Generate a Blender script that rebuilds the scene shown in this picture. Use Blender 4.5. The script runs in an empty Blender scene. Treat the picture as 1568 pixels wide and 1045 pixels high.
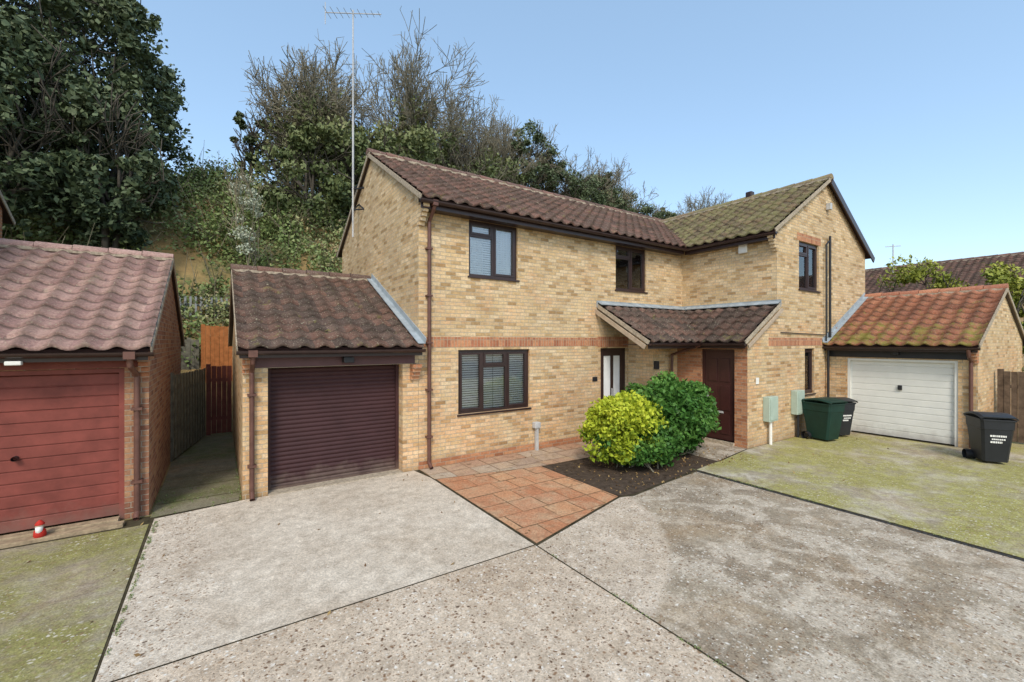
import bpy, math, random
import numpy as np
from mathutils import Vector
random.seed(3); rng=np.random.default_rng(5)
scene=bpy.context.scene
V=Vector
# ---------------------------------------------------------------- helpers
def empty(name,loc=(0,0,0)):
    e=bpy.data.objects.new(name,None); scene.collection.objects.link(e); e.location=(0,0,0); e.empty_display_size=.2
    return e
def mk(name,verts,faces,mat,parent=None,uvs=None,smooth=False):
    me=bpy.data.meshes.new(name); me.from_pydata([tuple(v) for v in verts],[],faces)
    me.update()
    uvl=me.uv_layers.new(name="UVMap")
    if uvs is not None:
        uvl.data.foreach_set("uv",np.asarray(uvs,dtype=np.float32).ravel())
    else:
        d=[]
        for p in me.polygons:
            n=p.normal; a=(abs(n.x),abs(n.y),abs(n.z))
            for vi in p.vertices:
                c=me.vertices[vi].co
                if a[2]>=a[0] and a[2]>=a[1]: d+= [c.x,c.y]
                elif a[0]>=a[1]: d+=[c.y,c.z]
                else: d+=[c.x,c.z]
        uvl.data.foreach_set("uv",d)
    if mat: me.materials.append(mat)
    if smooth: me.polygons.foreach_set("use_smooth",[True]*len(me.polygons))
    ob=bpy.data.objects.new(name,me); scene.collection.objects.link(ob)
    if parent: ob.parent=parent
    return ob
BF=[(0,3,2,1),(4,5,6,7),(0,1,5,4),(1,2,6,5),(2,3,7,6),(3,0,4,7)]
class Fr:
    def __init__(s,O,A,B,C):
        s.O=V(O); s.A=V(A).normalized(); s.B=V(B).normalized(); s.C=V(C).normalized()
    def p(s,a,b,c): return s.O+s.A*a+s.B*b+s.C*c
WORLD=Fr((0,0,0),(1,0,0),(0,1,0),(0,0,1))
def boxes(name,fr,lst,mat,parent,bevel=0):
    vs=[];fs=[]
    for (a0,a1,b0,b1,c0,c1) in lst:
        k=len(vs)
        vs+=[fr.p(a0,b0,c0),fr.p(a1,b0,c0),fr.p(a1,b1,c0),fr.p(a0,b1,c0),fr.p(a0,b0,c1),fr.p(a1,b0,c1),fr.p(a1,b1,c1),fr.p(a0,b1,c1)]
        fs+=[tuple(k+i for i in f) for f in BF]
    ob=mk(name,vs,fs,mat,parent)
    if bevel:
        m=ob.modifiers.new("b",'BEVEL'); m.width=bevel; m.segments=2
    return ob
def box(name,x0,x1,y0,y1,z0,z1,mat,parent,bevel=0):
    return boxes(name,WORLD,[(x0,x1,y0,y1,z0,z1)],mat,parent,bevel)
def tubemesh(segs,k=6,caps=False):
    P0=np.array([s[0] for s in segs],float);P1=np.array([s[1] for s in segs],float)
    r0=np.array([s[2] for s in segs])[:,None];r1=np.array([s[3] for s in segs])[:,None]
    d=P1-P0; d/=np.linalg.norm(d,axis=1)[:,None]+1e-9
    up=np.where(np.abs(d[:,2:3])>.9,np.array([[1.,0,0]]),np.array([[0,0,1.]]))
    a=np.cross(d,up); a/=np.linalg.norm(a,axis=1)[:,None]; b=np.cross(d,a)
    n=len(segs); vs=np.zeros((n,2*k,3))
    for i in range(k):
        t=2*math.pi*i/k; o=a*math.cos(t)+b*math.sin(t)
        vs[:,i]=P0+o*r0; vs[:,k+i]=P1+o*r1
    f=np.array([[i,(i+1)%k,k+(i+1)%k,k+i] for i in range(k)])
    F=(f[None]+ (np.arange(n)*2*k)[:,None,None]).reshape(-1,4)
    return vs.reshape(-1,3),F
def fastmesh(name,Vv,F,mat,parent=None,tone=None,smooth=False):
    me=bpy.data.meshes.new(name); k=F.shape[1]
    me.vertices.add(len(Vv)); me.vertices.foreach_set("co",Vv.astype(np.float32).ravel())
    me.loops.add(F.size); me.loops.foreach_set("vertex_index",F.astype(np.int32).ravel())
    me.polygons.add(len(F)); me.polygons.foreach_set("loop_start",(np.arange(len(F))*k).astype(np.int32))
    me.polygons.foreach_set("loop_total",np.full(len(F),k,dtype=np.int32))
    if smooth: me.polygons.foreach_set("use_smooth",[True]*len(F))
    me.update(calc_edges=True)
    if tone is not None:
        at=me.attributes.new("tone",'FLOAT','FACE'); at.data.foreach_set("value",tone.astype(np.float32))
    me.materials.append(mat)
    ob=bpy.data.objects.new(name,me); scene.collection.objects.link(ob)
    if parent: ob.parent=parent
    return ob
def pipe(name,pts,r,mat,parent,k=10):
    segs=[(pts[i],pts[i+1],r,r) for i in range(len(pts)-1)]
    s2=[]
    for p0,p1,a,b in segs:
        p0=V(p0);p1=V(p1);d=(p1-p0).normalized()*r*.5
        s2.append((tuple(p0-d),tuple(p1+d),a,b))
    v,F=tubemesh(s2,k); return fastmesh(name,v,F,mat,parent,smooth=True)
# ---------------------------------------------------------------- materials
class NT:
    def __init__(s,name,rough=.8,spec=.3):
        s.m=bpy.data.materials.new(name); s.m.use_nodes=True; s.t=s.m.node_tree; s.b=s.t.nodes["Principled BSDF"]
        s.b.inputs["Roughness"].default_value=rough
        s.b.inputs["Specular IOR Level"].default_value=spec
    def n(s,ty,**kw):
        nd=s.t.nodes.new(ty)
        for k,v in kw.items():
            if k.startswith("_"): setattr(nd,k[1:],v)
        return nd
    def l(s,a,b): s.t.links.new(a,b)
    def ramp(s,fac,cols,interp='LINEAR'):
        nd=s.n('ShaderNodeValToRGB'); s.l(fac,nd.inputs[0]); cr=nd.color_ramp; cr.interpolation=interp
        while len(cr.elements)>1: cr.elements.remove(cr.elements[-1])
        cr.elements[0].position=cols[0][0]; cr.elements[0].color=c4(cols[0][1])
        for p,c in cols[1:]:
            e=cr.elements.new(p); e.color=c4(c)
        return nd.outputs[0]
    def mix(s,fac,a,b,mode='MIX'):
        nd=s.n('ShaderNodeMix',_data_type='RGBA',_blend_type=mode)
        for i,v in ((0,fac),(6,a),(7,b)):
            if isinstance(v,bpy.types.NodeSocket): s.l(v,nd.inputs[i])
            else: nd.inputs[i].default_value=v if i==0 else c4(v)
        return nd.outputs[2]
    def math(s,op,a,b=0.):
        nd=s.n('ShaderNodeMath',_operation=op)
        for i,v in ((0,a),(1,b)):
            if isinstance(v,bpy.types.NodeSocket): s.l(v,nd.inputs[i])
            else: nd.inputs[i].default_value=v
        return nd.outputs[0]
    def noise(s,scale,detail=4,rough=.55,vec=None,dist=0):
        nd=s.n('ShaderNodeTexNoise'); nd.inputs['Scale'].default_value=scale; nd.inputs['Detail'].default_value=detail
        nd.inputs['Roughness'].default_value=rough; nd.inputs['Distortion'].default_value=dist
        s.l(vec if vec is not None else s.pos(),nd.inputs['Vector']); return nd.outputs['Fac']
    def pos(s):
        if not hasattr(s,'_p'): s._p=s.n('ShaderNodeNewGeometry').outputs['Position']
        return s._p
    def uv(s): return s.n('ShaderNodeUVMap',_uv_map="UVMap").outputs[0]
    def col(s,c):
        if isinstance(c,bpy.types.NodeSocket): s.l(c,s.b.inputs['Base Color'])
        else: s.b.inputs['Base Color'].default_value=c4(c)
    def bump(s,h,strength=.5,dist=.02):
        nd=s.n('ShaderNodeBump'); nd.inputs['Strength'].default_value=strength; nd.inputs['Distance'].default_value=dist
        s.l(h,nd.inputs['Height']); s.l(nd.outputs[0],s.b.inputs['Normal'])
def c4(c):
    if isinstance(c,(int,float)): return (c,c,c,1)
    return tuple(c)+(1,) if len(c)==3 else tuple(c)
def plain(name,c,rough=.6,spec=.3,var=.25,scale=6,bump=0):
    t=NT(name,rough,spec)
    f=t.noise(scale,4,.6)
    d=tuple(x*(1-var) for x in c); b=tuple(min(1,x*(1+var)) for x in c)
    t.col(t.ramp(f,[(.3,d),(.7,b)]))
    if bump: t.bump(t.noise(scale*6,3),bump,.01)
    return t.m
def brick(name,cols,mortar,pink=None,swap=False,bw=.225,rh=.075,off=.5):
    t=NT(name,.9,.15); uv=t.uv()
    if swap:
        sp=t.n('ShaderNodeSeparateXYZ'); t.l(uv,sp.inputs[0]); cb=t.n('ShaderNodeCombineXYZ'); t.l(sp.outputs[1],cb.inputs[0]); t.l(sp.outputs[0],cb.inputs[1]); uv=cb.outputs[0]
    b=t.n('ShaderNodeTexBrick'); t.l(uv,b.inputs['Vector']); b.offset=off
    for k,v in (('Scale',1),('Mortar Size',.0055),('Mortar Smooth',.25),('Bias',0),('Brick Width',bw),('Row Height',rh)): b.inputs[k].default_value=v
    b.inputs['Color1'].default_value=(0,0,0,1);b.inputs['Color2'].default_value=(1,1,1,1);b.inputs['Mortar'].default_value=(.5,.5,.5,1)
    n=len(cols); c=t.ramp(b.outputs['Color'],[(i/(n-1),x) for i,x in enumerate(cols)])
    f=t.noise(24,3,.7); c=t.mix(.6,c,t.ramp(f,[(.3,(.55,.55,.55)),(.7,(1.27,1.25,1.22))]),'MULTIPLY')
    f2=t.noise(.9,4,.6); c=t.mix(.6,c,t.ramp(f2,[(.35,(.80,.79,.78)),(.65,(1.12,1.1,1.07))]),'MULTIPLY')
    if pink:
        f3=t.noise(1.3,4,.75); sp=t.n('ShaderNodeSeparateXYZ'); t.l(t.pos(),sp.inputs[0])
        h=t.math('MULTIPLY',sp.outputs[2],-.045); g=t.math('ADD',f3,h)
        c=t.mix(t.ramp(g,[(.36,0.),(.54,.75)]),c,t.mix(1.,c,pink,'MULTIPLY'))
        dz=t.math('ADD',t.math('MULTIPLY',sp.outputs[2],2.2),t.math('MULTIPLY',f,.5))
        c=t.mix(t.ramp(dz,[(.2,.5),(.9,0.)]),c,(.18,.13,.08))
    c=t.mix(b.outputs['Fac'],c,mortar); t.col(c)
    h=t.math('SUBTRACT',t.math('MULTIPLY',f,.5),b.outputs['Fac']); t.bump(h,.8,.012)
    return t.m
YB=[(.38,.25,.12),(.60,.43,.23),(.66,.50,.29),(.62,.44,.25),(.72,.57,.36),(.50,.34,.18)]
M_brick=brick("yellow_stock_brick",YB,(.44,.38,.29),pink=(1.03,.84,.76))
M_brickR=brick("orange_brick",[(.34,.14,.07),(.46,.21,.11),(.54,.27,.14),(.40,.17,.09)],(.38,.30,.22))
M_sold=brick("soldier_brick",[(.34,.13,.07),(.46,.20,.11),(.55,.27,.14),(.40,.16,.09)],(.42,.34,.24),swap=True,off=0.)
M_brickG=brick("red_brown_brick",[(.22,.10,.065),(.34,.165,.10),(.40,.23,.13),(.28,.13,.085)],(.34,.28,.22))
def tile(name,cols,moss=(.2,.19,.05),mossamt=.35,lich=.4,low=0.):
    t=NT(name,.85,.2); uv=t.uv()
    fl=t.n('ShaderNodeVectorMath',_operation='FLOOR'); t.l(uv,fl.inputs[0])
    wn=t.n('ShaderNodeTexWhiteNoise',_noise_dimensions='2D'); t.l(fl.outputs[0],wn.inputs['Vector'])
    n=len(cols); c=t.ramp(wn.outputs['Value'],[(i/(n-1),x) for i,x in enumerate(cols)])
    f=t.noise(30,3,.7); c=t.mix(.7,c,t.ramp(f,[(.3,(.5,.5,.5)),(.7,(1.35,1.35,1.35))]),'MULTIPLY')
    f2=t.noise(1.1,4,.6); c=t.mix(.6,c,t.ramp(f2,[(.35,(.7,.7,.7)),(.65,(1.2,1.2,1.2))]),'MULTIPLY')
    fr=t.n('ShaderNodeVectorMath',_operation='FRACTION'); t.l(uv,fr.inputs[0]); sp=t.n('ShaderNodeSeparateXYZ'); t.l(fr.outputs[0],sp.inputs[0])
    c=t.mix(t.ramp(t.math('ADD',sp.outputs[1],t.math('MULTIPLY',f,.3)),[(.85,0.),(1.12,.6)]),c,(.045,.035,.028))  # course shadow painted into the colour: tiles darken below the overlapping row
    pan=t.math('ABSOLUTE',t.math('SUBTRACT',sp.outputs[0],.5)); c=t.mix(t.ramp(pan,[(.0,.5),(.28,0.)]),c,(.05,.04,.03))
    g=t.math('ADD',t.noise(2.2,5,.75),t.math('MULTIPLY',t.noise(14,2),.35))
    if low:
        sz=t.n('ShaderNodeSeparateXYZ'); t.l(t.pos(),sz.inputs[0]); g=t.math('ADD',g,t.math('MULTIPLY',t.math('SUBTRACT',3.0,sz.outputs[2]),low))
    c=t.mix(t.ramp(g,[(.95-mossamt,0.),(1.1-mossamt,.8)]),c,moss)
    g2=t.noise(38,2,.5); c=t.mix(t.ramp(g2,[(.68-.1*lich,0.),(.74-.1*lich,.75)]),c,(.40,.37,.27))
    t.col(c); t.bump(f,.4,.01); return t.m
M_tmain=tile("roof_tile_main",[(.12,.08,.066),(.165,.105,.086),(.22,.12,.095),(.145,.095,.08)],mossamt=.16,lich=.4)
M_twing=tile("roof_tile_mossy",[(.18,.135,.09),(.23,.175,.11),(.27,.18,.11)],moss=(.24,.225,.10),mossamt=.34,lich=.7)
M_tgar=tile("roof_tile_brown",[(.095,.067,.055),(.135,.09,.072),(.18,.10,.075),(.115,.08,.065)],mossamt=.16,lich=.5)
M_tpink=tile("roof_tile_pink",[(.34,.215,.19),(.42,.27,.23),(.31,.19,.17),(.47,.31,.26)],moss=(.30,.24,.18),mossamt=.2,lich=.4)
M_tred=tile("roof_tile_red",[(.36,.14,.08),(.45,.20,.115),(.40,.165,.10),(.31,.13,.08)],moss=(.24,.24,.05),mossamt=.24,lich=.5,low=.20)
M_brown=plain("dark_brown_upvc",(.035,.018,.016),.35,.5,.2)
M_pipe=plain("brown_downpipe",(.12,.055,.04),.45,.4,.25)
M_black=plain("black_plastic",(.018,.018,.02),.45,.4,.2)
M_white=plain("white_paint",(.74,.73,.68),.5,.4,.06,3)
M_cream=plain("cream_board",(.42,.33,.24),.6,.3,.2)
M_lead=plain("lead_flashing",(.30,.34,.36),.5,.4,.25,5,.3)
M_mortar=plain("mortar_verge",(.38,.32,.24),.9,.1,.35,20,.4)
M_dark=plain("dark_interior",(.02,.02,.02),.9,.1,.2)
M_blind=plain("blind_slats",(.80,.80,.78),.5,.3,.04)
M_curt=plain("curtain_net",(.80,.80,.78),.9,.1,.06)
M_metal=plain("galvanised_metal",(.45,.45,.44),.4,.5,.15)
M_meter=plain("meter_box_green",(.38,.46,.38),.5,.4,.08)
M_grnbin=plain("green_bin_plastic",(.008,.034,.024),.5,.3,.15)
M_blkbin=plain("black_bin_plastic",(.018,.02,.024),.45,.4,.15)
M_fence=plain("weathered_fence",(.12,.085,.06),.85,.1,.35,9,.4)
M_fenceO=plain("orange_fence",(.40,.15,.05),.8,.1,.25,8,.3)
M_gate=plain("red_gate_paint",(.13,.035,.025),.6,.3,.25,5)
M_gnm=plain("red_cloth",(.45,.03,.02),.7,.2,.1)
def ribdoor(name,c,v=.15):
    t=NT(name,.55,.25); f=t.noise(3,5,.65); 
    c1=tuple(x*(1-v) for x in c);c2=tuple(x*(1+v) for x in c)
    k=t.ramp(f,[(.3,c1),(.7,c2)])
    sp=t.n('ShaderNodeSeparateXYZ'); t.l(t.pos(),sp.inputs[0])
    g=t.math('ADD',t.math('MULTIPLY',sp.outputs[2],1.6),t.noise(4,5,.7))
    k=t.mix(t.ramp(g,[(.4,.55),(.95,0.)]),k,(.22,.17,.13)); t.col(k); return t.m
M_roller=ribdoor("brown_roller_door",(.050,.021,.022),.15)
M_reddoor=ribdoor("terracotta_red_paint",(.20,.052,.04),.25)
M_wdoor=ribdoor("white_garage_paint",(.70,.69,.63),.05)
def glass():
    t=NT("window_glass"); tr=t.n('ShaderNodeBsdfTransparent'); tr.inputs[0].default_value=(.93,.95,.96,1)
    gl=t.n('ShaderNodeBsdfGlossy'); gl.inputs['Roughness'].default_value=.02; gl.inputs['Color'].default_value=(.95,.97,1,1)
    fz=t.n('ShaderNodeFresnel'); fz.inputs[0].default_value=1.52
    f=t.math('ADD',t.math('MULTIPLY',fz.outputs[0],1.2),.05)
    b=t.n('ShaderNodeBump'); b.inputs['Strength'].default_value=.03; t.l(t.noise(1.5,2),b.inputs['Height']); t.l(b.outputs[0],gl.inputs['Normal'])
    mx=t.n('ShaderNodeMixShader'); t.l(f,mx.inputs[0]); t.l(tr.outputs[0],mx.inputs[1]); t.l(gl.outputs[0],mx.inputs[2])
    t.l(mx.outputs[0],t.t.nodes['Material Output'].inputs['Surface']); return t.m
M_glass=glass()
def leafmat(name,cols,rough=.55,tlc=False):
    t=NT(name,rough,.2); a=t.n('ShaderNodeAttribute',_attribute_name="tone")
    n=len(cols); c=t.ramp(a.outputs['Fac'],[(i/(n-1),x) for i,x in enumerate(cols)]); t.col(c)
    if tlc:
        tl=t.n('ShaderNodeBsdfTranslucent'); t.l(c,tl.inputs[0]); mx=t.n('ShaderNodeMixShader'); mx.inputs[0].default_value=.22
        t.l(t.b.outputs[0],mx.inputs[1]); t.l(tl.outputs[0],mx.inputs[2]); t.l(mx.outputs[0],t.t.nodes['Material Output'].inputs['Surface'])
    return t.m
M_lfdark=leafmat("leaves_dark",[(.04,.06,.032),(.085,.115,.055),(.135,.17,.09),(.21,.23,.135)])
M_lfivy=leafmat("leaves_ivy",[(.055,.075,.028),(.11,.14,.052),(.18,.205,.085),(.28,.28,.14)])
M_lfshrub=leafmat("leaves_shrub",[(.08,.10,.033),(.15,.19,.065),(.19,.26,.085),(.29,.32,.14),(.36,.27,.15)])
M_lfyel=leafmat("leaves_yellow",[(.12,.20,.02),(.32,.40,.03),(.55,.60,.05),(.74,.72,.10)],.5,True)
M_lfgrn=leafmat("leaves_laurel",[(.025,.07,.015),(.06,.16,.03),(.12,.25,.05),(.24,.38,.08)],.4,True)
M_lfcon=leafmat("leaves_conifer",[(.10,.12,.02),(.20,.23,.035),(.32,.34,.06),(.44,.42,.10)])
M_lfpale=leafmat("leaves_haze_streak",[(.30,.34,.22),(.45,.48,.36),(.62,.62,.52)])  # pale leaves of the sapling added for the lens-haze streak
M_bark=plain("bark",(.19,.175,.13),.9,.1,.35,4,.5)
M_barkd=plain("bark_dark",(.08,.07,.055),.9,.1,.35,4,.5)
M_twig=plain("twigs",(.24,.21,.14),.9,.1,.3,1)
# ---------------------------------------------------------------- building blocks
def wall(name,O,A,Nn,a0,a1,z0,z1,ops,mat,parent,rev=.11):
    O=V(O);A=V(A);Nn=V(Nn)
    xs=sorted(set([a0,a1]+[o[0] for o in ops]+[o[1] for o in ops])); zs=sorted(set([z0,z1]+[o[2] for o in ops]+[o[3] for o in ops]))
    vs=[];fs=[]
    P=lambda a,z,c=0:O+A*a+V((0,0,z))+Nn*c
    def q(pts):
        k=len(vs); vs.extend(pts); fs.append(tuple(range(k,k+4)))
    for i in range(len(xs)-1):
        for j in range(len(zs)-1):
            cx=(xs[i]+xs[i+1])/2; cz=(zs[j]+zs[j+1])/2
            if any(o[0]<cx<o[1] and o[2]<cz<o[3] for o in ops): continue
            q([P(xs[i],zs[j]),P(xs[i+1],zs[j]),P(xs[i+1],zs[j+1]),P(xs[i],zs[j+1])])
    for (u0,u1,w0,w1) in ops:
        q([P(u0,w0),P(u0,w1),P(u0,w1,-rev),P(u0,w0,-rev)]); q([P(u1,w0),P(u1,w1),P(u1,w1,-rev),P(u1,w0,-rev)])
        q([P(u0,w0),P(u1,w0),P(u1,w0,-rev),P(u0,w0,-rev)]); q([P(u0,w1),P(u1,w1),P(u1,w1,-rev),P(u0,w1,-rev)])
    return mk(name,vs,fs,mat,parent)
def polyw(name,pts,mat,parent): return mk(name,pts,[tuple(range(len(pts)))],mat,parent)
def roof(name,P0,U,S,L,SL,mat,parent,tw=.3,ch=.31,slab=True,verges=(True,True),amp=.055):
    P0=V(P0);U=V(U).normalized();S=V(S).normalized();N=U.cross(S)
    if N.z<0: N=-N
    nx=int(round(L/tw*8)); x=np.linspace(0,L,nx+1)
    prof=amp*(.5+.5*np.cos(2*math.pi*x/tw))**1.5
    nr=int(math.ceil(SL/ch)); rows=[]; uvr=[]
    u=np.array(U);s=np.array(S);n=np.array(N);p=np.array(P0)
    tid=np.floor(x/tw+.5)
    jit=rng.normal(0,.005,(nr,int(L/tw)+3)); jis=rng.normal(0,.006,(nr,int(L/tw)+3))
    def row(sv,h,v):
        rows.append(p+u*x[:,None]+s*np.broadcast_to(np.asarray(sv,float).reshape(-1,1) if np.ndim(sv) else np.array([[sv]]),(nx+1,1))+n*np.asarray(h)[:,None]); uvr.append(np.stack([x/tw+50.0,np.full(nx+1,v)],1))
    row(0,prof*.9-.012,.02)
    for j in range(nr):
        s0=j*ch; s1=min((j+1)*ch,SL); ti=tid.astype(int); jj=jit[j][ti]
        row(s0-.012+jis[j][ti],prof+.040+jj,j+.03); row(s1,prof+.0,j+.97)
    Vv=np.array(rows).reshape(-1,3); UVv=np.array(uvr).reshape(-1,2)+np.array([.5,0]); W=nx+1; R=len(rows)
    ii,jj=np.meshgrid(np.arange(nx),np.arange(R-1)); a=(jj*W+ii).ravel()
    F=np.stack([a,a+1,a+1+W,a+W],1)
    ob=fastmesh(name,Vv,F,mat,parent)
    uvl=ob.data.uv_layers.new(name="UVMap")
    uvf=UVv[F]
    cen=np.floor(uvf.mean(axis=1,keepdims=True)+1e-4); uvf=np.clip(uvf,cen+.002,cen+.998)
    uvl.data.foreach_set("uv",uvf.reshape(-1,2).astype(np.float32).ravel())
    fr=Fr(P0,U,S,N)
    if slab: boxes(name+"_underlay",fr,[(.012,L-.012,.02,SL,-.05,-.006)],M_brown,parent)
    if verges[0]: boxes(name+"_verge_a",fr,[(-.012,.008,0,SL,-.055,.035)],M_mortar,parent)
    if verges[1]: boxes(name+"_verge_b",fr,[(L-.008,L+.012,0,SL,-.055,.035)],M_mortar,parent)
    return fr
def ridge(name,P0,P1,mat,parent,r=.12,seg=.45):
    P0=np.array(P0,float);P1=np.array(P1,float);d=P1-P0;L=np.linalg.norm(d);d/=L; side=np.cross(d,[0,0,1]); up=np.array([0,0,1.])
    n=max(1,int(round(L/seg))); vs=[];fs=[];uv=[]
    K=8
    for i in range(n):
        a=P0+d*(L*i/n); b=P0+d*(L*(i+1)/n-.012); rr=(r*1.08,r*.94)
        k=len(vs)
        for q,(c,rad) in enumerate(((a,rr[0]),(b,rr[1]))):
            for t in range(K+1):
                th=math.pi*t/K; vs.append(c+side*math.cos(th)*rad*1.1+up*(math.sin(th)*rad-.04))
        for t in range(K): fs.append((k+t,k+t+1,k+K+1+t+1,k+K+1+t)); uv+=[(i*3+.98,.5)]*4
        fs.append(tuple(k+t for t in range(K+1))); uv+=[(i*3+.98,.5)]*(K+1)
    mk(name,vs,fs,mat,parent,uvs=uv)
    fr=Fr(P0,d,side,up); boxes(name+"_bed",fr,[(0.01,L-.01,-r*1.12,r*1.12,-.085,-.03)],M_mortar,parent)
def gutter(name,p0,p1,parent,mat=None,r=.058):
    mat=mat or M_brown
    p0=np.array(p0,float);p1=np.array(p1,float);d=(p1-p0);L=np.linalg.norm(d);d/=L;side=np.cross(d,[0,0,1]);up=np.array([0,0,1.])
    vs=[];fs=[];K=8
    for c in (p0,p1):
        for rr in (r,r*.86):
            for t in range(K+1):
                th=math.pi+math.pi*t/K; vs.append(c+side*math.cos(th)*rr+up*math.sin(th)*rr)
    M=K+1
    for t in range(K):
        fs.append((t,t+1,2*M+t+1,2*M+t)); fs.append((M+t,M+t+1,3*M+t+1,3*M+t))
        fs.append((t,t+1,M+t+1,M+t)); fs.append((2*M+t,2*M+t+1,3*M+t+1,3*M+t))
    fs+= [(0,2*M,3*M,M),(K,2*M+K,3*M+K,M+K)]
    fs.append(tuple(range(M)));fs.append(tuple(range(2*M,3*M)))
    mk(name,vs,fs,mat,parent)
def window(name,O,A,Nn,w,h,lights,parent,blind=True,curtain=False,fc=None,rec=.05):
    fc=fc or M_brown
    e=parent; fr=Fr(V(O)-V(Nn)*rec,A,(0,0,1),Nn)
    F=.055; L=[(0,w,0,F,-.06,0),(0,w,h-F,h,-.06,0),(0,F,F,h-F,-.06,0),(w-F,w,F,h-F,-.06,0)]
    sash=[]
    def sa(a0,a1,b0,b1):
        s=.045
        sash.extend([(a0,a1,b0,b0+s,-.045,.012),(a0,a1,b1-s,b1,-.045,.012),(a0,a0+s,b0+s,b1-s,-.045,.012),(a1-s,a1,b0+s,b1-s,-.045,.012)])
    xs=[0]
    for (f,kind) in lights: xs.append(xs[-1]+f)
    tot=xs[-1]
    for i,(f,kind) in enumerate(lights):
        a0=F if i==0 else w*xs[i]/tot+.022; a1=w-F if i==len(lights)-1 else w*xs[i+1]/tot-.022
        if i<len(lights)-1: L.append((w*xs[i+1]/tot-.022,w*xs[i+1]/tot+.022,F,h-F,-.058,.002))
        if kind=='top':
            zt=h*.73; L.append((a0,a1,zt-.022,zt+.022,-.057,.001)); sa(a0+.003,a1-.003,zt+.024,h-F-.003)
        elif kind=='case': sa(a0+.003,a1-.003,F+.003,h-F-.003)
    boxes(name+"_frame",fr,L,fc,e); 
    if sash: boxes(name+"_sash",fr,sash,fc,e)
    boxes(name+"_glass",fr,[(F*.6,w-F*.6,F*.6,h-F*.6,-.034,-.030)],M_glass,e)
    boxes(name+"_room",fr,[(-.1,w+.1,-.1,h+.1,-.75,-.7),(-.12,-.0,-.1,h+.1,-.7,-.061),(w,w+.12,-.1,h+.1,-.7,-.061),(0,w,-.12,0,-.7,-.061),(0,w,h,h+.1,-.7,-.061)],M_dark,e)
    boxes(name+"_sill",Fr(V(O),A,(0,0,1),Nn),[(-.03,w+.03,-.035,-.002,-.05,.035)],fc,e)
    if blind:
        vs=[];fs=[]; z=F+.01
        while z<h-F-.03:
            for (a0,a1) in ((F,w/2-.005),(w/2+.005,w-F)):
                k=len(vs); vs+=[fr.p(a0,z,-.080),fr.p(a1,z,-.080),fr.p(a1,z+.036,-.068),fr.p(a0,z+.036,-.068)]; fs.append((k,k+1,k+2,k+3))
            z+=.048
        mk(name+"_blind",vs,fs,M_blind,e)
    if curtain:
        vs=[];fs=[]
        for (a0,a1) in ((.03,w*.36),(w*.58,w-.03)):
            k=len(vs); n=28
            for i in range(n+1):
                a=a0+(a1-a0)*i/n; c=-.12+.025*math.sin(i*1.5)+.01*math.sin(i*.7)
                vs+=[fr.p(a,.03,c),fr.p(a,h-.03,c)]
            for i in range(n): fs.append((k+2*i,k+2*i+2,k+2*i+3,k+2*i+1))
        mk(name+"_curtain",vs,fs,M_curt,e,smooth=True)
X=(1,0,0);Y=(0,1,0);NY=(0,-1,0);NX=(-1,0,0)
XC=3.15; YF=7.9; YB_=14.1; XW=11.31; YW=5.27; XE=16.93
# ---------------------------------------------------------------- main house
H=empty("brick_house")
op=[(4.23,5.44,3.78,4.94),(8.51,9.71,3.78,4.94),(3.99,5.76,.97,2.27),(7.97,8.93,.08,2.27)]
wall("front_wall",(0,YF,0),X,NY,XC,XW,-.05,5.1,op,M_brick,H)
wall("gable_wall_lower",(XC,0,0),Y,NX,YF,YB_,-.05,5.1,[],M_brick,H)
eY,eZ,rY,rZ=7.56,5.10,11.0,7.08; sl=(rZ-eZ)/(rY-eY)
zr=lambda y:eZ+sl*((y-eY) if y<rY else (2*rY-eY-y))-.06
polyw("gable_wall_top",[(XC,YF,5.1),(XC,YF,zr(YF)),(XC,rY,zr(rY)),(XC,YB_,zr(YB_)),(XC,YB_,5.1)],M_brick,H)
wall("rear_wall",(0,YB_,0),X,Y,XC,XE,-.05,5.2,[],M_brick,H)
wall("east_wall",(XE,0,0),Y,X,YW,YB_,-.05,5.1,[],M_brick,H)
polyw("east_gable_top",[(XE,YF,5.1),(XE,YF,zr(YF)),(XE,rY,zr(rY)),(XE,YB_,zr(YB_)),(XE,YB_,5.1)],M_brick,H)
wall("wing_side_wall",(XW,0,0),Y,NX,YW,YF,-.05,5.1,[],M_brick,H)
opw=[(12.45,13.62,3.80,5.05),(12.78,13.34,1.05,2.25)]
wall("wing_front_wall",(0,YW,0),X,NY,XW,XE,-.05,5.1,opw,M_brick,H)
weX,wrX,wrZ=11.0,14.12,6.95; ws=(wrZ-5.10)/(wrX-weX)
wz=lambda x:5.10+ws*((x-weX) if x<wrX else (2*wrX-weX-x))-.06
polyw("wing_gable_top",[(XW,YW,5.1),(XE,YW,5.1),(XE,YW,wz(XE)),(wrX,YW,wz(wrX)),(XW,YW,wz(XW))],M_brick,H)
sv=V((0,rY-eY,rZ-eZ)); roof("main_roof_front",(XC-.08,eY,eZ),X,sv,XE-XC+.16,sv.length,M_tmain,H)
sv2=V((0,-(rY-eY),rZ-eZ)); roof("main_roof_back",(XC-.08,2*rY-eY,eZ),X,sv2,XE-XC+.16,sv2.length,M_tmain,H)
ridge("main_ridge",(XC-.1,rY,rZ+.06),(XE+.1,rY,rZ+.06),M_tmain,H)
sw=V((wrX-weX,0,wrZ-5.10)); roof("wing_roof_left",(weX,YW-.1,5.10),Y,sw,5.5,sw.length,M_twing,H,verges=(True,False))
sw2=V((-(wrX-weX),0,wrZ-5.10)); roof("wing_roof_right",(2*wrX-weX,YW-.1,5.10),Y,sw2,5.5,sw2.length,M_twing,H,verges=(True,False))
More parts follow.
